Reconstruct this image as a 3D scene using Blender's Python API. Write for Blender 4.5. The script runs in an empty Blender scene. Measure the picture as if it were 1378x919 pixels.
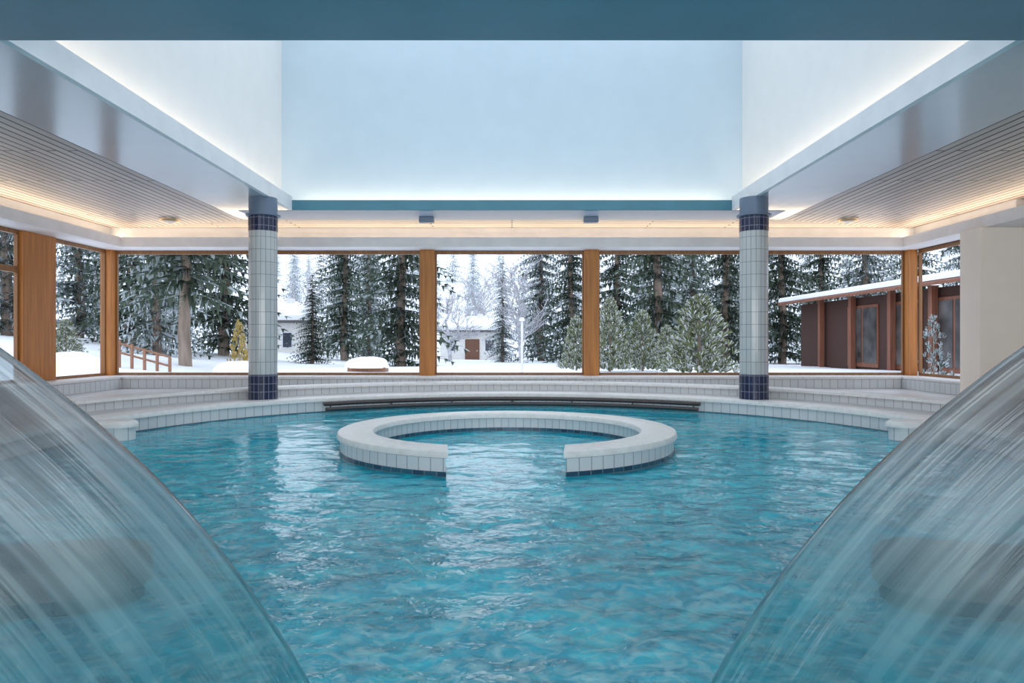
import bpy, bmesh, math, random
from mathutils import Vector, noise, Matrix
random.seed(7)
R = math.radians
PI = math.pi
sc = bpy.context.scene
COL = sc.collection
try:
    sc.view_settings.view_transform = 'Standard'
except Exception:
    pass
CZ = 1.107      # eye height above the water (water = 0)
F = 957.0
def wx(px, d): return (px - 688.5) * d / F
def wz(py, d): return CZ + (459.5 - py) * d / F

# ---------------------------------------------------------------- materials
def newmat(name):
    m = bpy.data.materials.new(name); m.use_nodes = True
    nt = m.node_tree; nt.nodes.clear()
    out = nt.nodes.new('ShaderNodeOutputMaterial')
    return m, nt, out
def N(nt, t, **kw):
    n = nt.nodes.new(t)
    for k, v in kw.items():
        if k in n.inputs.keys(): n.inputs[k].default_value = v
        else: setattr(n, k, v)
    return n
def L(nt, a, b): nt.links.new(a, b)
def c4(c): return (c[0], c[1], c[2], 1.0)
def ramp(nt, fac, stops):
    r = nt.nodes.new('ShaderNodeValToRGB')
    while len(r.color_ramp.elements) < len(stops): r.color_ramp.elements.new(0.5)
    for e, (p, c) in zip(r.color_ramp.elements, stops):
        e.position = p; e.color = c4(c)
    L(nt, fac, r.inputs[0]); return r
def paint(name, col, rough=.6, var=.06, scale=3.0, bump=0.0, bscale=40, spec=.5, metal=0.0):
    m, nt, out = newmat(name)
    p = N(nt, 'ShaderNodeBsdfPrincipled'); p.inputs['Roughness'].default_value = rough
    p.inputs['Metallic'].default_value = metal
    p.inputs['Specular IOR Level'].default_value = spec
    tc = N(nt, 'ShaderNodeTexCoord'); nz = N(nt, 'ShaderNodeTexNoise'); nz.inputs['Scale'].default_value = scale
    L(nt, tc.outputs['Object'], nz.inputs['Vector'])
    r = ramp(nt, nz.outputs['Fac'], [(.25, [x*(1-var) for x in col]), (.75, [min(1, x*(1+var)) for x in col])])
    L(nt, r.outputs[0], p.inputs['Base Color'])
    if bump:
        n2 = N(nt, 'ShaderNodeTexNoise'); n2.inputs['Scale'].default_value = bscale
        L(nt, tc.outputs['Object'], n2.inputs['Vector'])
        b = N(nt, 'ShaderNodeBump'); b.inputs['Strength'].default_value = bump; b.inputs['Distance'].default_value = .05
        L(nt, n2.outputs['Fac'], b.inputs['Height']); L(nt, b.outputs[0], p.inputs['Normal'])
    L(nt, p.outputs[0], out.inputs[0]); return m
def tile(name, c1, c2, mort, w, h, ms=.006, rough=.25, coords='UV'):
    m, nt, out = newmat(name)
    p = N(nt, 'ShaderNodeBsdfPrincipled'); p.inputs['Roughness'].default_value = rough
    tc = N(nt, 'ShaderNodeTexCoord'); br = N(nt, 'ShaderNodeTexBrick')
    br.offset = 0.0; br.squash = 1.0
    br.inputs['Scale'].default_value = 1.0; br.inputs['Mortar Size'].default_value = ms
    br.inputs['Brick Width'].default_value = w; br.inputs['Row Height'].default_value = h
    br.inputs['Color1'].default_value = c4(c1); br.inputs['Color2'].default_value = c4(c2); br.inputs['Mortar'].default_value = c4(mort)
    L(nt, tc.outputs[coords], br.inputs['Vector'])
    L(nt, br.outputs['Color'], p.inputs['Base Color'])
    b = N(nt, 'ShaderNodeBump'); b.invert = True; b.inputs['Strength'].default_value = .3; b.inputs['Distance'].default_value = .01
    L(nt, br.outputs['Fac'], b.inputs['Height']); L(nt, b.outputs[0], p.inputs['Normal'])
    L(nt, p.outputs[0], out.inputs[0]); return m
def woodmat(name, c1, c2, stretch=(18, 18, 1.2), rough=.45):
    m, nt, out = newmat(name)
    p = N(nt, 'ShaderNodeBsdfPrincipled'); p.inputs['Roughness'].default_value = rough
    tc = N(nt, 'ShaderNodeTexCoord'); mp = N(nt, 'ShaderNodeMapping'); mp.inputs['Scale'].default_value = stretch
    L(nt, tc.outputs['Object'], mp.inputs['Vector'])
    nz = N(nt, 'ShaderNodeTexNoise'); nz.inputs['Scale'].default_value = 1.0; nz.inputs['Detail'].default_value = 5
    L(nt, mp.outputs[0], nz.inputs['Vector'])
    r = ramp(nt, nz.outputs['Fac'], [(.3, c1), (.7, c2)])
    L(nt, r.outputs[0], p.inputs['Base Color']); L(nt, p.outputs[0], out.inputs[0]); return m
def plankmat(name, along, c1, c2, groove, row=.105, rough=.5, ms=.009):
    m, nt, out = newmat(name)
    p = N(nt, 'ShaderNodeBsdfPrincipled'); p.inputs['Roughness'].default_value = rough
    tc = N(nt, 'ShaderNodeTexCoord'); mp = N(nt, 'ShaderNodeMapping')
    if along == 'Y': mp.inputs['Rotation'].default_value = (0, 0, R(90))
    if along == 'wallY': mp.inputs['Rotation'].default_value = (R(90), 0, R(90))
    L(nt, tc.outputs['Object'], mp.inputs['Vector'])
    br = N(nt, 'ShaderNodeTexBrick'); br.offset = .37
    br.inputs['Scale'].default_value = 1.0; br.inputs['Mortar Size'].default_value = ms; br.inputs['Mortar Smooth'].default_value = .2
    br.inputs['Brick Width'].default_value = 4.1; br.inputs['Row Height'].default_value = row
    br.inputs['Color1'].default_value = c4(c1); br.inputs['Color2'].default_value = c4(c2); br.inputs['Mortar'].default_value = c4(groove)
    L(nt, mp.outputs[0], br.inputs['Vector'])
    mp2 = N(nt, 'ShaderNodeMapping'); mp2.inputs['Scale'].default_value = (1.5, 30, 30)
    L(nt, mp.outputs[0], mp2.inputs['Vector'])
    nz = N(nt, 'ShaderNodeTexNoise'); nz.inputs['Scale'].default_value = 1.0; nz.inputs['Detail'].default_value = 4
    L(nt, mp2.outputs[0], nz.inputs['Vector'])
    r = ramp(nt, nz.outputs['Fac'], [(.3, (.76, .76, .76)), (.7, (1, 1, 1))])
    mx = N(nt, 'ShaderNodeMix'); mx.data_type = 'RGBA'; mx.blend_type = 'MULTIPLY'; mx.inputs[0].default_value = 1.0
    L(nt, br.outputs['Color'], mx.inputs[6]); L(nt, r.outputs[0], mx.inputs[7])
    L(nt, mx.outputs[2], p.inputs['Base Color'])
    b = N(nt, 'ShaderNodeBump'); b.invert = True; b.inputs['Strength'].default_value = .5; b.inputs['Distance'].default_value = .01
    L(nt, br.outputs['Fac'], b.inputs['Height']); L(nt, b.outputs[0], p.inputs['Normal'])
    L(nt, p.outputs[0], out.inputs[0]); return m
def foliage(name, c1, c2, snow=.2, sn=(.50, .55, .60)):
    m, nt, out = newmat(name)
    p = N(nt, 'ShaderNodeBsdfPrincipled'); p.inputs['Roughness'].default_value = .8; p.inputs['Specular IOR Level'].default_value = .15
    g = N(nt, 'ShaderNodeNewGeometry')
    r = ramp(nt, g.outputs['Random Per Island'], [(0, c1), (1-snow-.06, c2), (1-snow+.02, sn), (1, [min(1, x*1.3) for x in sn])])
    L(nt, r.outputs[0], p.inputs['Base Color']); L(nt, p.outputs[0], out.inputs[0]); return m

M = {}
M['white'] = paint('white_paint', (.76, .78, .82), .5)
M['well'] = paint('well_plaster_blue', (.60, .72, .82), .6, var=.02)
M['wellw'] = paint('well_plaster_white', (.86, .86, .87), .6, var=.02)
M['soffit'] = paint('satin_soffit', (.49, .53, .60), .17, spec=.6, var=.02)
M['teal'] = paint('teal_paint', (.065, .21, .285), .4)
M['bluegrey'] = paint('blue_grey_beam', (.40, .46, .56), .6, var=.02)
M['capital'] = paint('blue_grey_paint', (.13, .18, .26), .35)
M['pillar'] = paint('cream_plaster', (.97, .87, .77), .7, var=.02)
M['pelmet'] = paint('pelmet_paint', (.86, .84, .84), .5)
M['stone'] = paint('coping_stone', (.75, .74, .73), .4, var=.08, scale=14)
M['stubstone'] = paint('brown_stub_stone', (.15, .105, .09), .5, var=.15, scale=9)
M['stubtile'] = tile('stub_tile', (.004, .018, .024), (.003, .016, .022), (.003, .013, .018), .15, .18, .004)
M['tilew'] = tile('white_tile', (.66, .69, .71), (.61, .65, .68), (.30, .33, .36), .115, .155, .0045)
M['tiler'] = tile('rim_tile', (.66, .68, .69), (.62, .64, .66), (.33, .35, .38), .15, .18, .0055)
M['tilecol'] = tile('column_tile', (.53, .54, .54), (.485, .50, .505), (.23, .24, .26), .074, .19, .004, .15)
M['navy'] = tile('navy_tile', (.012, .016, .05), (.018, .022, .07), (.20, .22, .28), .074, .12, .0045, .15)
M['band'] = tile('waterline_tile', (.015, .05, .10), (.03, .12, .18), (.10, .18, .22), .115, .11, .006, .2)
M['deck'] = tile('deck_tile', (.61, .60, .60), (.57, .57, .57), (.42, .42, .43), .3, .3, .005, .35, 'Object')
M['basin'] = tile('basin_tile', (.005, .60, .74), (.01, .66, .80), (.04, .50, .64), .3, .3, .012, .4, 'Object')
M['plankY'] = plankmat('whitewashed_planks', 'Y', (.72, .625, .60), (.60, .52, .50), (.04, .03, .03), .125, .5, .016)
M['plankX'] = plankmat('whitewashed_planks_cross', 'X', (.72, .625, .60), (.60, .52, .50), (.04, .03, .03), .125, .5, .016)
M['timber'] = woodmat('honey_timber', (.38, .125, .022), (.56, .215, .042))
M['timberd'] = woodmat('frame_timber', (.22, .09, .03), (.32, .15, .05))
M['steel'] = paint('dark_steel', (.10, .085, .085), .3, metal=.6)
M['inox'] = paint('brushed_steel', (.5, .5, .5), .3, metal=1.0)
M['grey'] = paint('grey_plastic', (.22, .25, .33), .5)
M['lampwarm'] = paint('brass_fitting', (.55, .40, .25), .35, metal=.5)
M['snow'] = paint('snow', (.90, .91, .94), .8, var=.05, scale=.4, bump=.5, bscale=1.3)
M['bark'] = woodmat('bark', (.17, .13, .10), (.34, .27, .22), (6, 6, 1.5), .9)
M['frost'] = paint('frosted_bark', (.56, .56, .59), .9, var=.3, scale=4)
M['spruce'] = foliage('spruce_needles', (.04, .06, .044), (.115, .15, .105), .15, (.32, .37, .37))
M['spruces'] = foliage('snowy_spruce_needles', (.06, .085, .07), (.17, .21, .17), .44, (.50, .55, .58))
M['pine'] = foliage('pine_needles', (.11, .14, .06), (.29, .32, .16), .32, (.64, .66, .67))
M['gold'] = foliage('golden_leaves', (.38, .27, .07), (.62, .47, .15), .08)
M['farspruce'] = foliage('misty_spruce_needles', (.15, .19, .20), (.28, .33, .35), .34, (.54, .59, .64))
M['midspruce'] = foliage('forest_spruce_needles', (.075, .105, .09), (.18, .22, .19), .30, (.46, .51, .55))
M['render'] = paint('house_render', (.80, .78, .75), .8)
M['houseroof'] = paint('dark_roof_edge', (.12, .11, .11), .8)
M['door'] = woodmat('house_door', (.14, .06, .035), (.20, .09, .05))
M['pane_dark'] = paint('dark_pane', (.05, .06, .08), .1)
M['cabin'] = plankmat('red_cabin_boards', 'wallY', (.42, .13, .09), (.33, .10, .07), (.07, .028, .02), .16, .7)
M['cabinpost'] = woodmat('cabin_post', (.18, .065, .04), (.30, .12, .07))
M['curtain'] = paint('grey_curtain_glass', (.085, .08, .08), .2, var=.8, scale=1.4)
M['brown'] = woodmat('brown_rail', (.22, .10, .055), (.34, .16, .09))

# water
def watermat():
    m, nt, out = newmat('pool_water')
    tc = N(nt, 'ShaderNodeTexCoord')
    n1 = N(nt, 'ShaderNodeTexNoise'); n1.inputs['Scale'].default_value = 13.0; n1.inputs['Detail'].default_value = 2.5; n1.inputs['Distortion'].default_value = .8
    L(nt, tc.outputs['Object'], n1.inputs['Vector'])
    sp = N(nt, 'ShaderNodeSeparateXYZ'); L(nt, tc.outputs['Object'], sp.inputs[0])
    ms = N(nt, 'ShaderNodeMapRange'); ms.inputs['From Min'].default_value = 3.0; ms.inputs['From Max'].default_value = 8.0; ms.inputs['To Min'].default_value = .34; ms.inputs['To Max'].default_value = .08
    L(nt, sp.outputs['Y'], ms.inputs['Value'])
    b = N(nt, 'ShaderNodeBump'); b.inputs['Distance'].default_value = .03
    L(nt, ms.outputs[0], b.inputs['Strength']); L(nt, n1.outputs['Fac'], b.inputs['Height'])
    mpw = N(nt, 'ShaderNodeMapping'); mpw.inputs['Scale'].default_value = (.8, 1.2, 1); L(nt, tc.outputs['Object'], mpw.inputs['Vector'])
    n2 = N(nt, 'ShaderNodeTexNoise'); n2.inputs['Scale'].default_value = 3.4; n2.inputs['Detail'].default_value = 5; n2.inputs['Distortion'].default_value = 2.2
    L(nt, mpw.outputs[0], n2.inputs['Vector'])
    r = ramp(nt, n2.outputs['Fac'], [(.32, (.0, .33, .49)), (.50, (.0, .52, .71)), (.62, (.0, .68, .85)), (.78, (.07, .87, .97))])  # caustic-like light and dark ripple patches painted into the base colour
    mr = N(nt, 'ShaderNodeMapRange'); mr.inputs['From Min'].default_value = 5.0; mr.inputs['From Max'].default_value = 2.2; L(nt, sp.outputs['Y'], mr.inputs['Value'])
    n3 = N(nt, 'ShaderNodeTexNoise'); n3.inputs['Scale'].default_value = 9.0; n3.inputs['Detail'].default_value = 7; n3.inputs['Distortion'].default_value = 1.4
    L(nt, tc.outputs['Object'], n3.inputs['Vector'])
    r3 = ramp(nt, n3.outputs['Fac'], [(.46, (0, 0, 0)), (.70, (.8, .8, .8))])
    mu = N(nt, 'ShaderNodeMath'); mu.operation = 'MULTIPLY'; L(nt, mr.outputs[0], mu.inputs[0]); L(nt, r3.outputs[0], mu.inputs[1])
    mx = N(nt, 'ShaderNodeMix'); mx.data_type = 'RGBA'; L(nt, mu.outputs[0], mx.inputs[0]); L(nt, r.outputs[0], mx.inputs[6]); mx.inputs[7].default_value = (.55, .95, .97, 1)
    d = N(nt, 'ShaderNodeBsdfDiffuse'); L(nt, mx.outputs[2], d.inputs[0])
    t = N(nt, 'ShaderNodeBsdfTransparent'); t.inputs[0].default_value = (.10, .86, .97, 1)
    m1 = N(nt, 'ShaderNodeMixShader'); m1.inputs[0].default_value = .78
    L(nt, t.outputs[0], m1.inputs[1]); L(nt, d.outputs[0], m1.inputs[2])
    g = N(nt, 'ShaderNodeBsdfGlossy'); g.inputs['Roughness'].default_value = .02; L(nt, b.outputs[0], g.inputs['Normal'])
    f = N(nt, 'ShaderNodeFresnel'); f.inputs[0].default_value = 1.56; L(nt, b.outputs[0], f.inputs['Normal'])
    m2 = N(nt, 'ShaderNodeMixShader'); L(nt, f.outputs[0], m2.inputs[0]); L(nt, m1.outputs[0], m2.inputs[1]); L(nt, g.outputs[0], m2.inputs[2])
    L(nt, m2.outputs[0], out.inputs[0]); return m
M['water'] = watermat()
def sheetmat():
    m, nt, out = newmat('falling_water')
    tc = N(nt, 'ShaderNodeTexCoord'); mp = N(nt, 'ShaderNodeMapping'); mp.inputs['Scale'].default_value = (.14, 30, 1)
    L(nt, tc.outputs['UV'], mp.inputs['Vector'])
    n1 = N(nt, 'ShaderNodeTexNoise'); n1.inputs['Scale'].default_value = 1.0; n1.inputs['Detail'].default_value = 2; n1.inputs['Roughness'].default_value = .5
    L(nt, mp.outputs[0], n1.inputs['Vector'])
    mp2 = N(nt, 'ShaderNodeMapping'); mp2.inputs['Scale'].default_value = (1.1, 3.2, 1); L(nt, tc.outputs['UV'], mp2.inputs['Vector'])
    n2 = N(nt, 'ShaderNodeTexNoise'); n2.inputs['Scale'].default_value = 1.0; n2.inputs['Detail'].default_value = 1.5; L(nt, mp2.outputs[0], n2.inputs['Vector'])
    ad = N(nt, 'ShaderNodeMix'); ad.data_type = 'FLOAT'; ad.inputs[0].default_value = .66; L(nt, n1.outputs['Fac'], ad.inputs[2]); L(nt, n2.outputs['Fac'], ad.inputs[3])
    b = N(nt, 'ShaderNodeBump'); b.inputs['Strength'].default_value = .16; b.inputs['Distance'].default_value = .02
    L(nt, n1.outputs['Fac'], b.inputs['Height'])
    sx = N(nt, 'ShaderNodeSeparateXYZ'); L(nt, tc.outputs['UV'], sx.inputs[0])
    mr = N(nt, 'ShaderNodeMapRange'); mr.inputs['From Min'].default_value = .95; mr.inputs['From Max'].default_value = 1.75; mr.interpolation_type = 'SMOOTHSTEP'
    L(nt, sx.outputs['X'], mr.inputs['Value'])
    t = N(nt, 'ShaderNodeBsdfTransparent'); t.inputs[0].default_value = (.72, .86, .89, 1)
    d = N(nt, 'ShaderNodeBsdfDiffuse')
    ra_ = ramp(nt, ad.outputs[0], [(.36, (.17, .12, .115)), (.49, (.33, .275, .27)), (.62, (.74, .70, .70))])  # ceiling reflection painted into the upper sheet: pink-brown with pale highlights
    rb_ = ramp(nt, ad.outputs[0], [(.36, (.0, .14, .20)), (.50, (.005, .30, .38)), (.66, (.16, .56, .63))])
    cm = N(nt, 'ShaderNodeMix'); cm.data_type = 'RGBA'; L(nt, mr.outputs[0], cm.inputs[0]); L(nt, ra_.outputs[0], cm.inputs[6]); L(nt, rb_.outputs[0], cm.inputs[7])
    L(nt, cm.outputs[2], d.inputs['Color'])
    r = ramp(nt, ad.outputs[0], [(.35, (.56, .56, .56)), (.64, (.72, .72, .72))])
    fd = N(nt, 'ShaderNodeMapRange'); fd.inputs['From Min'].default_value = 0; fd.inputs['From Max'].default_value = 1; fd.inputs['To Min'].default_value = 1.0; fd.inputs['To Max'].default_value = .72
    L(nt, mr.outputs[0], fd.inputs['Value'])
    mu = N(nt, 'ShaderNodeMath'); mu.operation = 'MULTIPLY'; L(nt, r.outputs[0], mu.inputs[0]); L(nt, fd.outputs[0], mu.inputs[1])
    m1 = N(nt, 'ShaderNodeMixShader'); L(nt, mu.outputs[0], m1.inputs[0]); L(nt, t.outputs[0], m1.inputs[1]); L(nt, d.outputs[0], m1.inputs[2])
    g = N(nt, 'ShaderNodeBsdfGlossy'); g.inputs['Roughness'].default_value = .10; L(nt, b.outputs[0], g.inputs['Normal'])
    f = N(nt, 'ShaderNodeFresnel'); f.inputs[0].default_value = 1.5; L(nt, b.outputs[0], f.inputs['Normal'])
    m2 = N(nt, 'ShaderNodeMixShader'); L(nt, f.outputs[0], m2.inputs[0]); L(nt, m1.outputs[0], m2.inputs[1]); L(nt, g.outputs[0], m2.inputs[2])
    L(nt, m2.outputs[0], out.inputs[0]); return m
M['sheet'] = sheetmat()

# ---------------------------------------------------------------- mesh builder
class MB:
    def __init__(s): s.v = []; s.f = []; s.uv = []
    def face(s, pts, uvs=None):
        i = len(s.v); s.v += [tuple(p) for p in pts]; s.f.append(list(range(i, i+len(pts))))
        s.uv.append(uvs if uvs else [(0, 0)]*len(pts))
    def box(s, x0, x1, y0, y1, z0, z1):
        P = [(x0,y0,z0),(x1,y0,z0),(x1,y1,z0),(x0,y1,z0),(x0,y0,z1),(x1,y0,z1),(x1,y1,z1),(x0,y1,z1)]
        i = len(s.v); s.v += P
        for q, ax in (((0,3,2,1),(0,1)),((4,5,6,7),(0,1)),((0,1,5,4),(0,2)),((2,3,7,6),(0,2)),((1,2,6,5),(1,2)),((3,0,4,7),(1,2))):
            s.f.append([i+k for k in q]); s.uv.append([(P[k][ax[0]], P[k][ax[1]]) for k in q])
        return s
    def grid(s, rows, uvs=None, close_u=False, close_v=False):
        n = len(rows); m = len(rows[0]); i0 = len(s.v)
        for r in rows: s.v += [tuple(p) for p in r]
        for a in range(n if close_u else n-1):
            for b in range(m if close_v else m-1):
                a2 = (a+1) % n; b2 = (b+1) % m
                s.f.append([i0+a*m+b, i0+a2*m+b, i0+a2*m+b2, i0+a*m+b2])
                if uvs: s.uv.append([uvs(a, b), uvs(a+1, b), uvs(a+1, b+1), uvs(a, b+1)])
                else: s.uv.append([(0,0)]*4)
        return s
    def arc(s, cx, cy, prof, a0, a1, n):
        """closed profile (r,z) swept; angle from the front (-y); a0/a1 numbers or functions of r"""
        fa = a0 if callable(a0) else (lambda r: a0)
        fb = a1 if callable(a1) else (lambda r: a1)
        rows = []
        for k in range(n+1):
            t = k/n; row = []
            for (r, z) in prof:
                a = fa(r)+(fb(r)-fa(r))*t
                row.append((cx+r*math.sin(a), cy-r*math.cos(a), z))
            rows.append(row)
        m = len(prof)
        rm = max(p[0] for p in prof)
        span = (fb(rm)-fa(rm))*rm
        s.grid(rows, lambda a, b: (span*a/n, prof[b % m][1]), close_v=True)
        s.face(rows[0], [(p[0], p[2]) for p in rows[0]]); s.face(rows[-1][::-1], [(p[0], p[2]) for p in rows[-1][::-1]])
        return s
    def lathe(s, cx, cy, prof, n=48, uvr=None):
        rows = []
        for k in range(n):
            a = 2*PI*k/n
            rows.append([(cx+r*math.cos(a), cy+r*math.sin(a), z) for r, z in prof])
        ur = uvr or max(p[0] for p in prof)
        s.grid(rows, lambda a, b: (2*PI*ur*a/n, prof[b][1]), close_u=True)
        return s
    def tube(s, pts, rad, n=8, caps=True):
        pts = [Vector(p) for p in pts]; rows = []
        for k, p in enumerate(pts):
            t = (pts[min(k+1, len(pts)-1)]-pts[max(k-1, 0)]).normalized()
            up = Vector((0, 0, 1)) if abs(t.z) < .95 else Vector((1, 0, 0))
            a = t.cross(up).normalized(); b = a.cross(t)
            r = rad[k] if isinstance(rad, (list, tuple)) else rad
            rows.append([p+(a*math.cos(2*PI*j/n)+b*math.sin(2*PI*j/n))*r for j in range(n)])
        s.grid(rows, None, close_v=True)
        if caps: s.face(rows[0]); s.face(rows[-1][::-1])
        return s
    def build(s, name, mat, parent=None, smooth=True, ang=35, bevel=0, face_up=False):
        me = bpy.data.meshes.new(name); me.from_pydata(s.v, [], s.f); me.update()
        ul = me.uv_layers.new(name='UVMap')
        for poly, uv in zip(me.polygons, s.uv):
            for li, c in zip(poly.loop_indices, uv): ul.data[li].uv = c
        if smooth:
            if not face_up:
                bm = bmesh.new(); bm.from_mesh(me)
                bmesh.ops.recalc_face_normals(bm, faces=bm.faces)
                bm.to_mesh(me); bm.free()
            me.polygons.foreach_set('use_smooth', [True]*len(me.polygons))
            me.set_sharp_from_angle(angle=R(ang))
        if face_up and sum(p.normal.z for p in me.polygons) < 0:
            me.flip_normals()
        me.materials.append(mat)
        o = bpy.data.objects.new(name, me); COL.objects.link(o)
        if parent: o.parent = parent
        if bevel:
            md = o.modifiers.new('bevel', 'BEVEL'); md.width = bevel; md.segments = 2; md.limit_method = 'ANGLE'
        return o
def tag(o, label, cat, group=None, kind=None):
    o['label'] = label; o['category'] = cat
    if group: o['group'] = group
    if kind: o['kind'] = kind
    return o
def thing(name, label, cat, loc=(0, 0, 0), rz=0, group=None):
    o = bpy.data.objects.new(name, None); COL.objects.link(o); o.location = loc; o.rotation_euler = (0, 0, rz)
    return tag(o, label, cat, group)
def struct(o, label, cat): return tag(o, label, cat, None, 'structure')

# ---------------------------------------------------------------- the room
H = CZ+2.2           # ceiling 3.307
SILL = .45; WT = 2.88; DK = .22
CY = 7.43            # pool centre
SB = 12.85           # back edge of the soffit
b = MB()
b.box(-4.87, -3.70, 4.9, SB, H, H+.05); b.box(3.70, 4.87, 4.9, SB, H, H+.05)
b.box(-3.70, 3.70, 11.9, SB, H, H+.05); b.box(-4.87, 4.87, -2.6, 4.9, H, H+.05)
ceil = struct(b.build('ceiling', M['soffit'], smooth=False), 'pale satin soffit framing the big square skylight', 'ceiling')
for s in (-1, 1):
    m = MB(); m.face([(s*4.87, -2.6, H), (s*8.1, -2.6, H), (s*8.1, 14.12, H), (s*4.87, SB, H)])
    m.build('plank_cladding', M['plankY'], ceil, smooth=False)
m = MB(); m.face([(-4.87, SB, H), (4.87, SB, H), (8.1, 14.12, H), (-8.1, 14.12, H)])
m.build('plank_cladding', M['plankX'], ceil, smooth=False)
m = MB()
for s in (-1, 1):
    m.box(min(s*3.675, s*3.74), max(s*3.675, s*3.74), 4.96, 11.9, H-.004, H+.22)
m.build('side_ledge', M['white'], ceil, smooth=False)
m = MB(); m.box(-3.70, 3.70, 11.88, 11.95, H-.006, H+.165); m.build('back_ledge', M['teal'], ceil, smooth=False, bevel=.008)
m = MB(); m.box(-4.6, 4.6, 11.952, SB, H-.006, H-.001); m.build('back_beam', M['bluegrey'], ceil, smooth=False)
m = MB(); m.box(-4.87, 4.87, -2.6, 4.96, H-.1, H-.002); m.build('front_beam', M['teal'], ceil, smooth=False)
# skylight well
wt = 7.2
for nm, bx_, mt, lab in (('wall_skylight_left', (-4.05, -3.95, 4.6, 12.3), 'wellw', 'white left wall of the tall skylight well'),
                         ('wall_skylight_right', (3.95, 4.05, 4.6, 12.3), 'wellw', 'white right wall of the tall skylight well'),
                         ('wall_skylight_back', (-3.95, 3.95, 12.2, 12.3), 'well', 'smooth pale blue back wall of the tall skylight well'),
                         ('wall_skylight_front', (-3.95, 3.95, 4.6, 4.7), 'wellw', 'front wall of the skylight well facing away')):
    m = MB(); m.box(*bx_, H+.05, wt); struct(m.build(nm, M[mt], smooth=False), lab, 'wall')
m = MB(); m.box(-4.05, 4.05, 4.6, 12.3, wt, wt+.1); struct(m.build('ceiling_skylight', M['wellw'], smooth=False), 'closed top of the skylight well', 'ceiling')
# walls
def wallpiece(nm, lab, *bx_):
    m = MB(); m.box(*bx_); struct(m.build(nm, M['white'], smooth=False), lab, 'wall')
wallpiece('wall_back', 'white low wall under the long back windows', -8.1, 8.1, 13.8, 14.1, -.3, SILL)
wallpiece('wall_back_upper', 'white wall strip above the long back windows', -8.1, 8.1, 13.8, 14.1, WT, H)
wallpiece('wall_left', 'white side wall left of the pool', -8.1, -7.8, -2.6, 10.1, -1.3, H)
wallpiece('wall_left_lower', 'low wall under the left side windows', -8.1, -7.8, 10.1, 13.8, -.3, SILL)
wallpiece('wall_left_upper', 'wall strip above the left side windows', -8.1, -7.8, 10.1, 13.8, WT, H)
wallpiece('wall_right', 'white side wall right of the pool', 8.1, 8.4, -2.6, 11.0, -1.3, H)
wallpiece('wall_right_lower', 'low wall under the right side window', 7.8, 8.1, 11.5, 13.8, -.3, SILL)
wallpiece('wall_right_upper', 'wall strip above the right side window', 7.8, 8.1, 11.0, 13.8, WT, H)
wallpiece('wall_front', 'white wall behind the viewer', -8.1, 8.4, -2.8, -2.6, -1.3, H)
m = MB(); m.box(7.24, 8.4, 11.0, 11.5, DK, WT)
struct(m.build('wall_pillar', M['pillar'], smooth=False, bevel=.012), 'plain cream plastered pillar at the right side windows', 'pillar')
# pelmet with cove
m = MB()
for s in (-1, 1):
    e = 7.8 if s < 0 else 8.1
    m.box(min(s*7.32, s*e), max(s*7.32, s*e), -2.6, 13.8, WT, WT+.05)
    m.box(min(s*7.32, s*7.36), max(s*7.32, s*7.36), -2.6, 13.8, WT+.05, WT+.18)
m.box(-7.32, 7.32, 13.32, 13.8, WT, WT+.05); m.box(-7.32, 7.32, 13.32, 13.36, WT+.05, WT+.18)
struct(m.build('trim_1', M['pelmet'], smooth=False), 'white light cove running above the windows', 'trim')

# floor deck round the pool
def rect_hit(a):
    dx, dy = math.sin(a), -math.cos(a); ts = []
    if dx > 1e-6: ts.append((8.1)/dx)
    if dx < -1e-6: ts.append((-7.8)/dx)
    if dy > 1e-6: ts.append((13.8-CY)/dy)
    if dy < -1e-6: ts.append((4.6-CY)/dy)
    return min(ts)
fa = math.acos((CY-4.6)/5.1); n = 160; m = MB(); rows = []
for k in range(n+1):
    a = fa+(2*PI-2*fa)*k/n; t = max(rect_hit(a), 5.1)
    rows.append([(5.1*math.sin(a), CY-5.1*math.cos(a), DK), (t*math.sin(a), CY-t*math.cos(a), DK)])
m.grid(rows)
for s in (-1, 1): m.face([(s*4.2, 4.6, DK), (s*8.1, 4.6, DK), (s*8.1, 4.6, -1.25), (s*4.2, 4.6, -1.25)])
struct(m.build('floor', M['deck'], smooth=False), 'pale tiled deck round the circular pool', 'floor')
m = MB(); m.box(-8.1, 8.1, -2.6, 13.6, -1.35, -1.25)
struct(m.build('floor_pool', M['basin'], smooth=False), 'turquoise tiled pool bottom under the water', 'floor')

def coping_prof(r0, r1, z0, z1, c=.03):
    return [(r0, z0), (r0, z1-c), (r0+c*.3, z1-c*.3), (r0+c, z1), (r1-c, z1), (r1-c*.3, z1-c*.3), (r1, z1-c), (r1, z0)]
rim = thing('pool_rim', 'large round tiled pool rim with pale stone coping', 'pool rim', (0, CY, 0))
fr = R(55)
MB().arc(0, 0, [(4.78, -1.25), (4.78, .165), (5.10, .165), (5.10, -1.25)], fr, 2*PI-fr, 140).build('tiled_face', M['tiler'], rim)
MB().arc(0, 0, coping_prof(4.75, 5.12, .165, DK+.005), fr, 2*PI-fr, 140).build('coping', M['stone'], rim)
MB().arc(0, 0, [(4.772, -.2), (4.772, .012), (4.779, .012), (4.779, -.2)], fr, 2*PI-fr, 140).build('waterline_band', M['band'], rim)
cb = thing('curved_bench', 'low curved tiled bench step between pool rim and windows', 'bench', (0, CY, 0))
e = R(76)
MB().arc(0, 0, [(5.57, DK), (5.57, .325), (5.95, .325), (5.95, DK)], PI-e, PI+e, 120).build('tiled_face', M['tiler'], cb)
MB().arc(0, 0, coping_prof(5.54, 5.97, .325, .37), PI-e, PI+e, 120).build('seat', M['stone'], cb)
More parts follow.
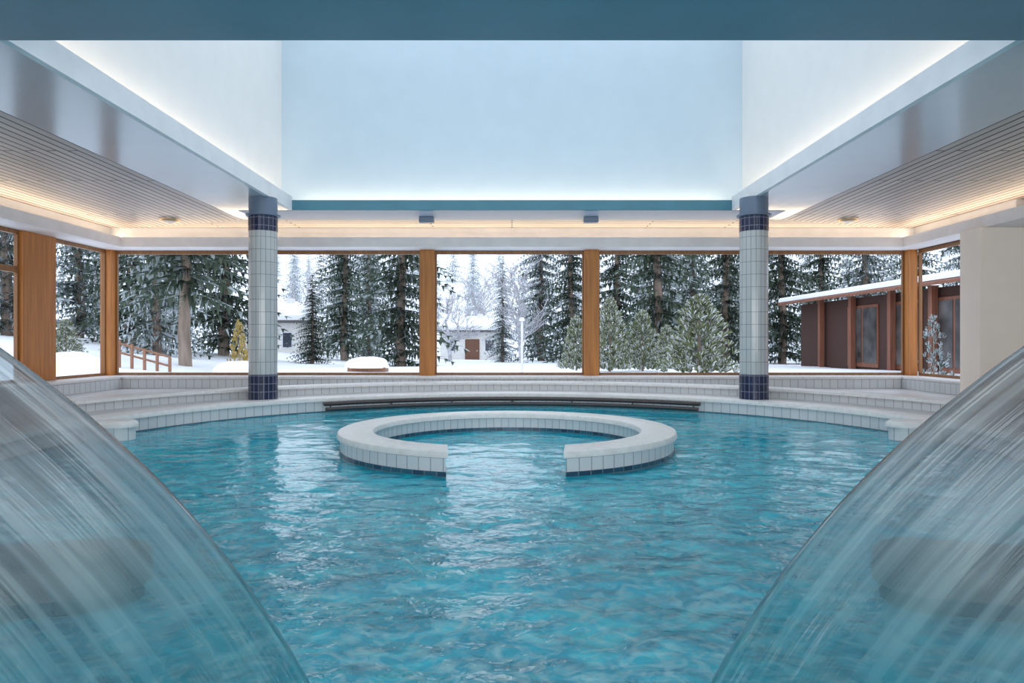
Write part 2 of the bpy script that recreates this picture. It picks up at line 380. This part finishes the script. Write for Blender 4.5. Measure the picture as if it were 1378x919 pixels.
for lab, x0, x1, y0, y1 in (('long straight tiled sill bench under the back windows', -7.35, 7.35, 13.42, 13.8),
                            ('tiled sill bench under the left side windows', -7.8, -7.35, 8.9, 13.8),
                            ('tiled sill bench under the right side window beside the cream pillar', 7.35, 7.8, 11.53, 13.8)):
    t = thing('window_bench', lab, 'bench', ((x0+x1)/2, (y0+y1)/2, DK))
    w = (x1-x0)/2; dd = (y1-y0)/2
    MB().box(-w, w, -dd, dd, 0, .18).build('tiled_face', M['tiler'], t, smooth=False)
    MB().box(-w, w, -dd-.03, dd, .18, .23).build('sill', M['stone'], t, smooth=False, bevel=.012)

def stub(label, x_end, x_out, y0, y1, w, sgn, ms='stone', mtile='tiler'):
    """low wall running from (x_end,y0) outwards to (x_out,y1) with a rounded end"""
    t = thing('pool_divider', label, 'low wall', (sgn*x_end, y0, 0))
    d = Vector((sgn*(x_out-x_end), y1-y0, 0)); ln = d.length; d.normalize(); q = Vector((-d.y, d.x, 0))
    def outline(r):
        pts = []
        for k in range(17):
            a = PI/2+PI*k/16
            pts.append(d*(w/2+math.cos(a)*r)+q*math.sin(a)*r)
        pts.append(d*ln-q*r); pts.append(d*ln+q*r)
        return pts
    def shell(levels, mat, nm):
        m = MB(); rows = []
        for r, z in levels: rows.append([(p.x, p.y, z) for p in outline(r)])
        L0 = rows[0]; ul = [0]
        for k in range(len(L0)): ul.append(ul[-1]+math.dist(L0[k], L0[(k+1) % len(L0)]))
        m.grid(rows, lambda a, b: (ul[b], levels[a][1]), close_v=True); m.face(rows[-1]); m.face(rows[0][::-1])
        m.build(nm, mat, t)
    h = w/2; z1 = .15 if ms == 'stone' else .07
    shell([(h-.03, -1.25), (h-.03, z1)], M[mtile], 'tiled_face')
    shell([(h, z1), (h, DK-.04), (h-.015, DK-.015), (h-.045, DK)], M[ms], 'coping')
stub('short rounded white wall stub inside the pool at the left rim', 4.22, 4.74, 8.0, 8.0, .36, -1)
stub('short rounded white wall stub inside the pool at the right rim', 4.22, 4.74, 8.0, 8.0, .36, 1)
stub('rounded brownish wall end seen through the left sheet of falling water', 1.58, 4.2, 3.12, 2.35, .42, -1, 'stubstone', 'stubtile')
stub('rounded brownish wall end seen through the right sheet of falling water', 1.58, 4.2, 3.12, 2.35, .42, 1, 'stubstone', 'stubtile')

# whirlpool ring
ring = thing('whirlpool_ring', 'round white tiled ring wall open at the front in mid pool', 'pool wall', (-.05, CY, 0))
def ra(r): return R(16.4)+(1.73-r)/(.36)*R(6.0)
def rb(r): return 2*PI-ra(r)
MB().arc(0, 0, [(1.40, -1.25), (1.40, .16), (1.70, .16), (1.70, -1.25)], ra, rb, 96).build('tiled_face', M['tilew'], ring)
MB().arc(0, 0, coping_prof(1.37, 1.73, .16, DK, .035), lambda r: ra(r)-R(.7), lambda r: rb(r)+R(.7), 96).build('coping', M['stone'], ring)
MB().arc(0, 0, [(1.39, -.30), (1.39, .042), (1.708, .042), (1.708, -.30)], lambda r: ra(r)-R(.2), lambda r: rb(r)+R(.2), 96).build('waterline_band', M['band'], ring)

# grab rail along the back of the pool
gr = thing('grab_rail', 'pair of dark curved grab rails along the back pool edge', 'handrail', (0, CY, 0))
sp = math.asin(2.9/4.6)
for r, z in ((4.62, .135), (4.55, .06)):
    pts = [(r*math.sin(PI-sp+2*sp*k/60), -r*math.cos(PI-sp+2*sp*k/60), z) for k in range(61)]
    MB().tube(pts, .032, 10).build('rail', M['steel'], gr)
for k in range(7):
    a = PI-sp*.97+2*sp*.97*k/6
    MB().tube([(r*math.sin(a), -r*math.cos(a), z) for r, z in ((4.55, .06), (4.62, .12), (4.76, .11))], .014, 6).build('bracket', M['steel'], gr)

# columns
def column(x, label):
    t = thing('tiled_column', label, 'column', (x, 10.93, DK+.005)); r = .212; o = -DK-.005
    MB().lathe(0, 0, [(r+.006, 0), (r+.006, .372), (r, .376)], 48).build('base_band', M['navy'], t)
    MB().lathe(0, 0, [(r, .376), (r, 2.79+o)], 48).build('shaft', M['tilecol'], t)
    MB().lathe(0, 0, [(r, 2.79+o), (r+.006, 2.795+o), (r+.006, 3.02+o), (r, 3.02+o)], 48).build('top_band', M['navy'], t)
    MB().lathe(0, 0, [(r, 3.02+o), (r+.045, 3.025+o), (r+.045, 3.05+o), (r+.0, 3.055+o), (r, H+o-.001)], 48).build('capital', M['capital'], t)
column(wx(353.5, 10.93), 'round column in pale and navy tiles left of the ring')
column(wx(1014, 10.93), 'round column in pale and navy tiles right of the ring')

# timber posts
posts = [(-1.64, .14, 'honey timber window post above the left half of the ring'), (1.54, .14, 'honey timber window post above the right half of the ring'),
         (-4.82, .14, 'timber window post hidden behind the left tiled column'), (4.72, .14, 'timber window post hidden behind the right tiled column'),
         (-7.84, .11, 'timber corner post where back and left windows meet'), (7.74, .09, 'timber corner post where back and right windows meet')]
for x, w, lab in posts:
    o = MB().box(-w, w, -.14, .10, 0, WT-SILL).build('timber_post', M['timber'], smooth=False, bevel=.008); o.location = (x, 13.86, SILL); tag(o, lab, 'post')
o = MB().box(-.14, .02, -.40, .42, 0, WT-SILL).build('timber_post', M['timber'], smooth=False, bevel=.01); o.location = (-7.8, 11.72, SILL); tag(o, 'broad orange timber post between the left side windows', 'post')

# windows
wn = [0]
def window(axis, a0, a1, pos, label, rail=None):
    wn[0] += 1; m = MB(); z0, z1 = SILL, WT; f = .05
    def bx(u0, u1, v0, v1):
        if axis == 'x': m.box(u0, u1, pos-.03, pos+.03, v0, v1)
        else: m.box(pos-.03, pos+.03, u0, u1, v0, v1)
    bx(a0, a1, z0, z0+f); bx(a0, a1, z1-f-.02, z1); bx(a0, a0+.03, z0+f, z1-f-.02); bx(a1-.03, a1, z0+f, z1-f-.02)
    if rail: bx(a0+.03, a1-.03, rail-.05, rail+.05)
    struct(m.build('window_%d' % wn[0], M['timberd'], smooth=False), label, 'window')
xs = [-7.73, -4.96, -4.68, -1.78, -1.50, 1.40, 1.68, 4.58, 4.86, 7.65]
labs = ['back window left of the left tiled column', 'back window between left column and nearest timber post', 'central back window above the ring',
        'back window between a timber post and the right column', 'back window right of the right tiled column']
for i in range(5): window('x', xs[2*i], xs[2*i+1], 13.9, labs[i])
window('y', 12.15, 13.72, -7.87, 'left side window by the back corner')
window('y', 10.1, 11.3, -7.87, 'left side window with a crossbar at the frame edge', 2.25)
window('y', 11.5, 13.72, 7.87, 'right side window next to the cream pillar')

# little fittings on the ceiling
def downlight(px, lab):
    d = 12.76; t = thing('ceiling_light', lab, 'ceiling light', (wx(px, d), d, H))
    MB().lathe(0, 0, [(.17, 0), (.17, -.02), (.15, -.05), (.10, -.06)], 24).build('housing', M['lampwarm'], t)
    MB().lathe(0, 0, [(.10, -.058), (.05, -.066), (.001, -.068)], 24).build('diffuser', M['white'], t)
downlight(228, 'small round ceiling light on the planks left of left column')
downlight(1141, 'small round ceiling light on the planks right of right column')
for px, lab in ((573, 'small grey block under the ceiling above the left timber post'), (795, 'small grey block under the ceiling above the right timber post')):
    o = MB().box(-.13, .13, -.07, .07, -.10, 0).build('ceiling_bracket', M['grey'], smooth=False, bevel=.01); o.location = (wx(px, 12.5), 12.55, H-.007); tag(o, lab, 'bracket')

# ---------------------------------------------------------------- water
m = MB(); nx, ny = 380, 430; rows = []
for j in range(ny+1):
    y = -2.5+14.75*(j/ny)**1.2 if j else -2.5
    row = []
    for i in range(nx+1):
        x = -7.7+15.4*i/nx
        amp = 1.0-.72*max(0, min(1, (y-3.8)/4.6))
        z = .017*noise.noise((x*1.5, y*1.9, 3.1)) + .014*noise.noise((x*3.8+5, y*5.0, 9.7)) + .008*noise.noise((x*8.5+2, y*10, 1.7))
        row.append((x, y, z*amp))
    rows.append(row)
m.grid(rows)
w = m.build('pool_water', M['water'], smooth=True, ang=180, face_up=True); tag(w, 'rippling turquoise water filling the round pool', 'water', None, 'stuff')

# falling water sheets: profile of the far edge at 1.9 m
FD = 1.9
pp = [(-300, 312), (-200, 345), (-100, 393), (0, 457), (80, 516), (160, 582), (242, 662), (316, 750), (374, 832), (424, 915), (470, 1022)]
prof = [((px-688.5)*FD/F, (459.5-py)*FD/F) for px, py in pp]
def catmull(P, k=8):
    out = []
    for i in range(len(P)-1):
        p0 = Vector(P[max(i-1, 0)]); p1 = Vector(P[i]); p2 = Vector(P[i+1]); p3 = Vector(P[min(i+2, len(P)-1)])
        for j in range(k):
            t = j/k
            out.append(.5*((2*p1)+(p2-p0)*t+(2*p0-5*p1+4*p2-p3)*t*t+(3*p1-p0-3*p2+p3)*t**3))
    out.append(Vector(P[-1])); return out
cur = catmull(prof)
X0 = -cur[0].x; Z0 = CZ+cur[0].y
def waterfall(s, lab):
    t = thing('waterfall', lab, 'falling water', (s*.43, 1.2, 0))
    m = MB(); rows = []; nv = 130; ln = [0]
    for k in range(1, len(cur)): ln.append(ln[-1]+(cur[k]-cur[k-1]).length)
    for k, p in enumerate(cur):
        tg = (cur[min(k+1, len(cur)-1)]-cur[max(k-1, 0)]).normalized(); nr = Vector((-tg.y, tg.x))
        row = []
        for j in range(nv+1):
            v = .42+1.52*j/nv
            h = .012*noise.noise((ln[k]*.5, v*4.5, s*4.0)) + .0015*noise.noise((ln[k]*.9, v*14, s*9.0))
            h *= min(1, k/8)
            h -= .05*max(0, (j-nv+8)/8)**2      # the far lip of the sheet curls over
            row.append((-s*(p.x+nr.x*h)-s*.43, v-1.2, CZ+p.y+nr.y*h))
        rows.append(row)
    m.grid(rows, lambda a, b: (ln[a], 1.52*b/nv))
    m.build('water_sheet', M['sheet'], t, ang=180, face_up=True)
    x0, x1 = sorted((s*(X0-.43), s*(X0+.35-.43)))
    MB().box(x0, x1, -.8, .74, Z0-.045, Z0-.005).build('spout', M['inox'], t, smooth=False, bevel=.01)
    x0, x1 = sorted((s*(X0+.2-.43), s*(X0+.34-.43)))
    MB().box(x0, x1, -.4, .4, -1.25, Z0-.045).build('pedestal', M['inox'], t, smooth=False, bevel=.01)
waterfall(-1, 'streaky sheet of falling water in the left foreground')
waterfall(1, 'streaky sheet of falling water in the right foreground')

# ---------------------------------------------------------------- outdoors
def gz(d):
    if d < 80: return .3-.017*(d-15)
    return -.805+.0016*(d-80)**2 if d < 180 else -.805+16+.32*(d-180)
def gr_h(x, y):
    z = gz(y)+.12*noise.noise((x*.25, y*.25, .3))
    if y < 17: z = min(z, .40)
    if x < -10: z += min(3.5, (-10-x)*.10) * max(0, min(1, (y-14)/10))
    return z
m = MB(); rows = []
for j in range(70):
    y = 14.12+ (240-14.12)*(j/69)**2.2
    rows.append([(x*(1+(y-14)/60), y, gr_h(x*(1+(y-14)/60), y)) for x in [-34+68*i/70 for i in range(71)]])
m.grid(rows)
for s in (-1, 1):
    r2 = [[(s*(8.42+ (26)*i/12), y, .25) for i in range(13)] for y in (2, 8, 14.12)]
    m.grid(r2)
struct(m.build('ground', M['snow'], ang=180), 'snow covered garden and hillside outside the windows', 'snow')

# --- trees
def spruce_mesh(seed, Hh=10, Rr=2.1, levels=36, nb=11, seg=8):
    rnd = random.Random(seed); m = MB()
    for l in range(levels):
        t = (l+.5)/levels; z = Hh*(.03+.97*t)
        r = (Rr*(1-t)**.75+.08)*rnd.uniform(.70, 1.18)
        for k in range(nb if t < .8 else 6):
            a = 2*PI*(k+rnd.random()*.9)/nb+l*1.3; rr = r*rnd.uniform(.5, 1.25); dr = rnd.uniform(.25, .6)
            d = Vector((math.cos(a), math.sin(a), 0)); q = Vector((-d.y, d.x, 0)); z0 = z+rnd.uniform(-.22, .22)
            for s_ in range(seg):
                u = (s_+.4)/seg; p = d*rr*u+Vector((0, 0, z0-dr*rr*u*u*.9))
                tl = (.17*rr+.09)*(1.15-u*.7)
                for side in (-1, 1):
                    ang = rnd.uniform(.4, 1.1)
                    e = (d*math.cos(ang)+q*side*math.sin(ang))*tl+Vector((0, 0, -rnd.uniform(.05, .45)*tl))
                    wv = d*tl*.18
                    m.face([p-wv, p+wv, p+e*.7+wv*.6, p+e, p+e*.6-wv*.9])
                hg = Vector((0, 0, -tl*rnd.uniform(.5, .9)))
                m.face([p-d*tl*.2, p+d*tl*.25, p+d*tl*.1+hg+q*rnd.uniform(-.08, .08)])
    return m
def mk(name, mb, mat, smooth=False):
    o = mb.build(name, mat, smooth=smooth); me = o.data; bpy.data.objects.remove(o); return me
spr = [mk('foliage', spruce_mesh(s), M['spruce']) for s in (1, 2, 3)]
sprs = [mk('foliage', spruce_mesh(s), M['spruces']) for s in (4, 5)]
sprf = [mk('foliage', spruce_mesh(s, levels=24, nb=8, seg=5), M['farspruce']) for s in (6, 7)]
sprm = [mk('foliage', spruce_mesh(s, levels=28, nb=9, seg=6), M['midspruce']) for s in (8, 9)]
def trunk_mb(Hh, r):
    m = MB(); pts = [(0.06*math.sin(k*1.3), .05*math.cos(k*1.7), -.3+Hh*.97*k/8) for k in range(9)]
    m.tube(pts, [max(.015, r*(1-k/8.3)) for k in range(9)], 8); return m
trk = mk('trunk', trunk_mb(10, .2), M['bark'], True)
def tree(name, fol, trun, x, y, sc_, lab, rz=0, sxy=1.0, lift=0.0, group=None):
    t = thing(name, lab, 'tree', (x, y, gr_h(x, y)), rz, group); t.scale = (sc_*sxy, sc_*sxy, sc_)
    f = bpy.data.objects.new('foliage', fol); COL.objects.link(f); f.parent = t; f.location = (0, 0, lift)
    k = bpy.data.objects.new('trunk', trun); COL.objects.link(k); k.parent = t
    return t
T = [ # px, depth, height, variant, lift(units of 10m), sxy, label
 (176, 36, 14, 0, 0, 1.05, 'dark spruce filling the left edge of the leftmost back window'),
 (250, 25, 13, 1, 1.7, .9, 'tall dark spruce with a bare lower trunk in the leftmost back window'),
 (210, 30, 13, 4, 0, .8, 'snow dusted spruce behind and left of the bare trunked spruce'),
 (302, 35, 14, 2, 0, 1.0, 'dense dark spruce just left of the left tiled column'),
 (420, 36, 4.6, 0, 0, 1.25, 'small dark spruce beside the white house near left column'),
 (463, 46, 14, 1, .3, .9, 'slender dark spruce behind the snow capped box'),
 (496, 53, 14, 3, 0, .9, 'snow dusted spruce standing left of the big spruce by the left post'),
 (540, 33, 13, 2, -.1, 1.0, 'big dark spruce directly left of the left timber post'),
 (676, 46, 6.8, 3, 0, .95, 'short snow dusted spruce in front of the central cottage'),
 (727, 51, 14, 4, 0, 1.0, 'snow dusted spruce in the middle of the central window'),
 (768, 43, 13, 1, 0, .95, 'dark spruce directly left of the right timber post'),
 (830, 47, 15, 0, 0, .95, 'dark spruce right of the right timber post'),
 (884, 33, 15, 2, 0, .85, 'dark spruce behind the frosted pine bushes'),
 (932, 49, 15, 3, 0, 1.05, 'snow dusted spruce high above the widest pine bush'),
 (976, 38, 14, 1, 0, .9, 'dense dark spruce just left of the right tiled column'),
 (1052, 40, 14, 2, 0, .9, 'dark spruce right of the right tiled column at cabin end'),
 (1105, 51, 15, 0, 0, .95, 'dark spruce rising behind the far half of the red cabin'),
 (1165, 40, 15, 3, 0, .85, 'snow dusted spruce rising behind the middle of the red cabin'),
 (1230, 51, 15, 1, 0, .95, 'dark spruce behind the cabin by the right corner post'),
 (1300, 38, 14, 4, 0, .9, 'snow dusted spruce seen in the right side window'),
 (106, 40, 13, 4, 0, 1.05, 'snow dusted spruce seen in the left side window'),
 (8, 34, 13, 3, 0, 1.15, 'snow dusted spruce at the far left edge behind the crossbar window'),
]
allf = spr+sprs
rt = random.Random(11)
placed = []
for px, d, h, v, lf, sx, lab in T:
    tree('spruce_tree', allf[v], trk, wx(px, d), d, h/10, lab, rt.uniform(0, 6), sx, lf); placed.append((wx(px, d), d))
rf = random.Random(5)
def free(x, d, md):
    return all((x-a)**2+(d-b_)**2 > md*md for a, b_ in placed)
def scatter(count, d0, d1, s0, s1, meshes, md, lab, grp, p0=0, p1=1340, avoid=()):
    k = 0; tries = 0
    while k < count and tries < 4000:
        tries += 1
        d = rf.uniform(d0, d1); px = rf.uniform(p0, p1); x = wx(px, d)
        if any(a < px < b_ for a, b_ in avoid) or not free(x, d, md): continue
        placed.append((x, d))
        o = bpy.data.objects.new('spruce_tree', meshes[k % 2]); COL.objects.link(o)
        s = rf.uniform(s0, s1); o.location = (x, d, gr_h(x, d)-.3); o.scale = (s*.95, s*.95, s*1.1); o.rotation_euler = (0, 0, rf.uniform(0, 6))
        tag(o, lab, 'tree', grp); k += 1
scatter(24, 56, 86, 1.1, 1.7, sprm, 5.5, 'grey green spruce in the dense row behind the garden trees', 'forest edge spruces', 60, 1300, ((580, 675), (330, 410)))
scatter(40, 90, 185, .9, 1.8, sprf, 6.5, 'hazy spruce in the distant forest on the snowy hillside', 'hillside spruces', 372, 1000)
def pine_mesh(seed, tufts=460):
    rnd = random.Random(seed); m = MB()
    for k in range(tufts):
        t = rnd.random()**1.25; a = rnd.uniform(0, 2*PI)
        r = .50*(1-t)**.55*(.55+.45*abs(math.sin(a*2.5+t*9)))*rnd.uniform(.45, 1.0)
        c = Vector((r*math.cos(a), r*math.sin(a), .03+.93*t))
        ax = Vector((math.cos(a)*.8, math.sin(a)*.8, .9)).normalized()
        ln = rnd.uniform(.05, .10)
        for j in range(12):
            dv = (ax+Vector((rnd.uniform(-1, 1), rnd.uniform(-1, 1), rnd.uniform(-.7, .9)))*.8).normalized()*ln
            sd = dv.cross(Vector((rnd.uniform(-1, 1), rnd.uniform(-1, 1), rnd.uniform(-1, 1)))).normalized()*.010
            m.face([c-sd, c+sd, c+dv+sd*.4, c+dv-sd*.4])
    return m
pines = [mk('foliage', pine_mesh(s), M['pine']) for s in (21, 22)]
goldm = mk('foliage', pine_mesh(25, 240), M['gold'])
ptr = mk('trunk', MB().tube([(0, 0, -.1), (.01, 0, .3), (0, .01, .6), (0, 0, .9)], [.03, .025, .016, .005], 6), M['bark'], True)
def bush(px, d, ytop, wpx, fol, lab, name='pine_bush'):
    x = wx(px, d); z = gr_h(x, d); h = wz(ytop, d)-z
    t = thing(name, lab, 'bush', (x, d, z)); wd = wpx*d/F
    t.scale = (wd, wd, h)
    for nm, me in (('foliage', fol), ('trunk', ptr)):
        o = bpy.data.objects.new(nm, me); COL.objects.link(o); o.parent = t
bush(775, 23, 425, 50, pines[0], 'narrow frosted pine bush in front of the right timber post')
bush(820, 21, 402, 66, pines[1], 'upright frosted pine bush right of the right timber post')
bush(864, 22, 418, 64, pines[0], 'frosted pine bush, third from the right timber post')
bush(940, 19, 398, 112, pines[1], 'widest frosted pine bush left of the right column')
bush(897, 25, 438, 50, pines[0], 'low frosted pine bush left of the widest one')
bush(321, 24, 432, 34, goldm, 'golden leaved shrub beside the left tiled column', 'golden_shrub')
bush(1256, 15.6, 424, 46, mk('foliage', pine_mesh(31, 120), M['spruces']), 'snow laden bush in the right side window', 'snowy_bush')
bush(88, 24, 430, 50, mk('foliage', pine_mesh(32), M['pine']), 'low green bush in the left side window', 'green_bush')
def bare_mb(seed, Hh=8):
    rnd = random.Random(seed); m = MB()
    def br(p, d, ln, r, lev):
        pts = [p]; dd = d.copy()
        for k in range(3):
            dd = (dd+Vector((rnd.uniform(-.18, .18), rnd.uniform(-.18, .18), rnd.uniform(-.05, .12)))).normalized()
            pts.append(pts[-1]+dd*ln/3)
        m.tube(pts, [r, r*.85, r*.7, r*.5], 5 if lev < 2 else 3, caps=False)
        if lev >= 5: return
        for k in range(4 if lev < 3 else 3):
            q = pts[1+k % 3]; ax = Vector((rnd.uniform(-1, 1), rnd.uniform(-1, 1), rnd.uniform(-.3, .3)))
            nd = (dd*.75+ax*.75).normalized(); nd.z = abs(nd.z)*.8+.1 if lev < 2 else nd.z
            br(q, nd.normalized(), ln*rnd.uniform(.55, .75), max(.018, r*.55), lev+1)
    br(Vector((0, 0, -.2)), Vector((0, 0, 1)), Hh*.34, .13, 0)
    return m
for px, d, s, seed, lab in ((606, 47, 1.1, 3, 'bare frosted tree right of the left timber post'), (702, 40, 1.05, 8, 'bare frosted tree right of the central cottage'),
                            (648, 74, 1.7, 12, 'large bare frosted tree rising behind the central cottage'),
                            (400, 60, 1.2, 5, 'bare frosted tree above the white house by left column')):
    o = bare_mb(seed).build('bare_tree', M['frost'], smooth=True, ang=180); x = wx(px, d); o.location = (x, d, gr_h(x, d)); o.scale = (s, s, s); tag(o, lab, 'tree')

# houses
def house(label, x0, x1, y0, y1, z0, hw, hr, wins, door=None):
    t = thing('house', label, 'house', ((x0+x1)/2, y0, z0)); w = (x1-x0)/2; D = y1-y0
    MB().box(-w, w, 0, D, -.5, hw).build('wall', M['render'], t, smooth=False)
    def roof(z, th, ov, mat, nm):
        m = MB(); A = [(-w-ov, -ov, z), (w+ov, -ov, z), (w+ov, D+ov, z), (-w-ov, D+ov, z)]; r0 = (-w*.45, D/2, z+hr); r1 = (w*.45, D/2, z+hr)
        up = lambda p: (p[0], p[1], p[2]+th)
        m.face([up(A[0]), up(A[1]), up(r1), up(r0)]); m.face([up(A[2]), up(A[3]), up(r0), up(r1)]); m.face([up(A[1]), up(A[2]), up(r1)]); m.face([up(A[3]), up(A[0]), up(r0)])
        for k in range(4): m.face([A[k], A[(k+1) % 4], up(A[(k+1) % 4]), up(A[k])])
        m.face(A[::-1]); return m.build(nm, mat, t, smooth=False)
    roof(hw, .18, .5, M['houseroof'], 'roof'); roof(hw+.18, .35, .45, M['snow'], 'roof_snow')
    for (u, v, ww, hh) in wins:
        f = MB().box(u-ww/2-.08, u+ww/2+.08, -.05, .02, v-.08, v+hh+.08).build('window', M['white'], t, smooth=False)
        MB().box(u-ww/2, u+ww/2, -.07, -.04, v, v+hh).build('pane', M['pane_dark'], f, smooth=False)
    if door:
        u, ww, hh = door
        dr = MB().box(u-ww/2, u+ww/2, -.08, .02, 0, hh).build('door', M['door'], t, smooth=False)
        MB().box(u+ww*.3, u+ww*.38, -.12, -.07, hh*.45, hh*.5).build('handle', M['inox'], dr, smooth=False)
    MB().box(w*.2, w*.2+.5, D*.4, D*.4+.5, hw+hr*.5, hw+hr+.7).build('chimney', M['render'], t, smooth=False)
house('white cottage with brown door in the central window', wx(592, 62), wx(672, 62), 62, 68, gz(62)-.1, 2.5, 1.0, [(-1.6, .9, .6, .9), (1.7, .9, .7, .9)], (.2, 1.25, 1.9))
house('white house partly hidden behind the left tiled column', wx(318, 50), wx(401, 50), 50, 57, gz(50), 2.7, 1.2, [(1.4, 1.0, .6, 1.0), (-1.0, 1.0, .8, 1.0)])

# red cabin on the right
cab = thing('cabin', 'red brown timber cabin with snow covered roof beyond the right windows', 'cabin', (12.6, 16, .1))
MB().box(0, 5, 0, 15, -.2, 2.6).build('wall', M['cabin'], cab, smooth=False)
def cabroof(z, th, x0, x1, y0, y1, rise, mat, nm):
    m = MB()
    P = [(x0, z), (x1, z+rise), (x1, z+rise+th), (x0+.06, z+th), (x0, z+th*.6)]
    rows = [[(p[0], y, p[1]) for p in P] for y in (y0, y1)]
    m.grid(rows, close_v=True); m.face(rows[0]); m.face(rows[1][::-1]); m.build(nm, mat, cab, smooth=False)
cabroof(2.6, .14, -.75, 5.4, -.6, 15.7, .9, M['cabinpost'], 'roof')
cabroof(2.74, .19, -.72, 5.4, -.6, 15.7, .9, M['snow'], 'roof_snow')
for y in (1.2, 3.0, 5.0, 7.3, 10.0, 12.6): MB().box(-.26, -.08, y-.10, y+.10, -.2, 2.66).build('post', M['cabinpost'], cab, smooth=False)
for y0, y1 in ((.6, 2.6), (3.2, 5.2), (5.8, 7.8), (8.4, 10.6)):
    f = MB().box(-.05, .01, y0, y1, .1, 2.3).build('window', M['cabinpost'], cab, smooth=False)
    k = 2; wv = (y1-y0-.1)/k
    for i in range(k): MB().box(-.07, -.04, y0+.08+i*wv, y0+.08+i*wv+wv-.12, .25, 2.2).build('pane', M['curtain'], f, smooth=False)

# garden bits
st = thing('stair_railing', 'brown wooden garden stair railing in the leftmost back window', 'railing', (wx(190, 22), 22, 0))
xa, xb = wx(160, 22)-wx(190, 22), wx(228, 22)-wx(190, 22)
for z in (.02, .30): MB().tube([(xa-.3, 0, wz(462, 22)-z+.1), (xb, 0, wz(486, 22)-z+.15)], .035, 6).build('rail', M['brown'], st)
for k in range(5):
    u = k/4; x = xa+(xb-xa)*u; z = wz(462, 22)+(wz(486, 22)-wz(462, 22))*u
    MB().box(x-.035, x+.035, -.035, .035, -.1, z+.12).build('post', M['brown'], st, smooth=False)
def mound(x, y, z, w, h, dd, name, lab, cat, parent=None):
    m = MB(); rows = []
    for i in range(13):
        t = i/12; rr = math.cos(t*PI/2)**.6 if t < 1 else 0.001
        row = []
        for k in range(28):
            a = 2*PI*k/28; q = 1+.14*noise.noise((math.cos(a)*1.3+x, math.sin(a)*1.3, t*2))
            row.append((w/2*rr*q*math.cos(a), dd/2*rr*q*math.sin(a), h*math.sin(t*PI/2)*(1+.1*noise.noise((math.cos(a), math.sin(a), x)))))
        rows.append(row)
    m.grid(rows, close_v=True); o = m.build(name, M['snow'], parent, ang=180); o.location = (x, y, z)
    if lab: tag(o, lab, cat)
    return o
d = 22
bxx = thing('garden_box', 'brown garden box topped with a thick cap of snow', 'garden box', (wx(495, d), d, gr_h(wx(495, d), d)))
MB().box(-.58, .58, -.3, .3, -.1, wz(494, d)-bxx.location.z).build('box', M['brown'], bxx, smooth=False, bevel=.02)
mound(0, 0, wz(495, d)-bxx.location.z, 1.42, .34, .9, 'snow_cap', None, None, bxx)
mound(wx(320, 21), 21, gr_h(wx(320, 21), 21)-.05, 1.4, .38, 1.0, 'snow_mound', 'rounded snow mound at the foot of the golden shrub', 'snow mound')
mound(wx(97, 18), 18, gr_h(wx(97, 18), 18)-.05, 1.5, .6, 1.2, 'snow_mound', 'large rounded snow mound outside the left side window', 'snow mound')
d = 20; gx = wx(702, d); g0 = gr_h(gx, d)
gp = thing('garden_pole', 'thin pale garden pole standing in the snow mid window', 'pole', (gx, d, g0))
MB().tube([(0, 0, -.1), (0, 0, wz(432, d)-g0)], .035, 8).build('pole', M['render'], gp)
mound(0, 0, wz(432, d)-g0, .16, .10, .16, 'snow_cap', None, None, gp)

# ---------------------------------------------------------------- lights
def area(name, loc, rot, sx, sy, power, col):
    l = bpy.data.lights.new(name, 'AREA'); l.shape = 'RECTANGLE'; l.size = sx; l.size_y = sy; l.energy = power; l.color = col
    o = bpy.data.objects.new(name, l); COL.objects.link(o); o.location = loc; o.rotation_euler = rot; return o
area('skylight_lamp', (0, 8.4, wt-.05), (0, 0, 0), 7.6, 7.3, 208, (.84, .92, 1.0))
warm = (1.0, .80, .55)
area('cove_lamp', (0, 13.66, WT+.165), (R(180-50), 0, R(180)), 14.4, .10, 58, warm)
area('cove_lamp', (-7.66, 6.0, WT+.165), (0, R(180+50), 0), .10, 15.5, 62, warm)
area('cove_lamp', (7.66, 6.0, WT+.165), (0, R(180-50), 0), .10, 15.5, 62, warm)
warm2 = (1.0, .80, .52)
area('ledge_lamp', (0, 12.06, H+.115), (R(180), 0, 0), 7.3, .08, 17, warm2)
for s in (-1, 1): area('ledge_lamp', (s*3.80, 8.4, H+.075), (R(180), 0, 0), .08, 6.8, 15, warm2)
area('room_fill', (0, -2.4, 1.7), (R(97), 0, 0), 13, 2.0, 470, (1, .96, .94))  # unseen fill light added behind the viewer to brighten the room

wd = bpy.data.worlds.new('sky'); sc.world = wd; wd.use_nodes = True
nt = wd.node_tree; bg = nt.nodes['Background']
tc = nt.nodes.new('ShaderNodeTexCoord'); sp = nt.nodes.new('ShaderNodeSeparateXYZ'); nt.links.new(tc.outputs['Generated'], sp.inputs[0])
r = ramp(nt, sp.outputs['Z'], [(0.0, (.92, .95, 1.0)), (.6, (.72, .83, 1.0))])
nt.links.new(r.outputs[0], bg.inputs[0]); bg.inputs[1].default_value = 1.85

cam = bpy.data.cameras.new('camera'); co = bpy.data.objects.new('camera', cam); COL.objects.link(co)
co.location = (0, 0, CZ); co.rotation_euler = (R(90), 0, 0); cam.lens = 25.0; cam.sensor_width = 36; cam.clip_start = .05; cam.clip_end = 600
sc.camera = co
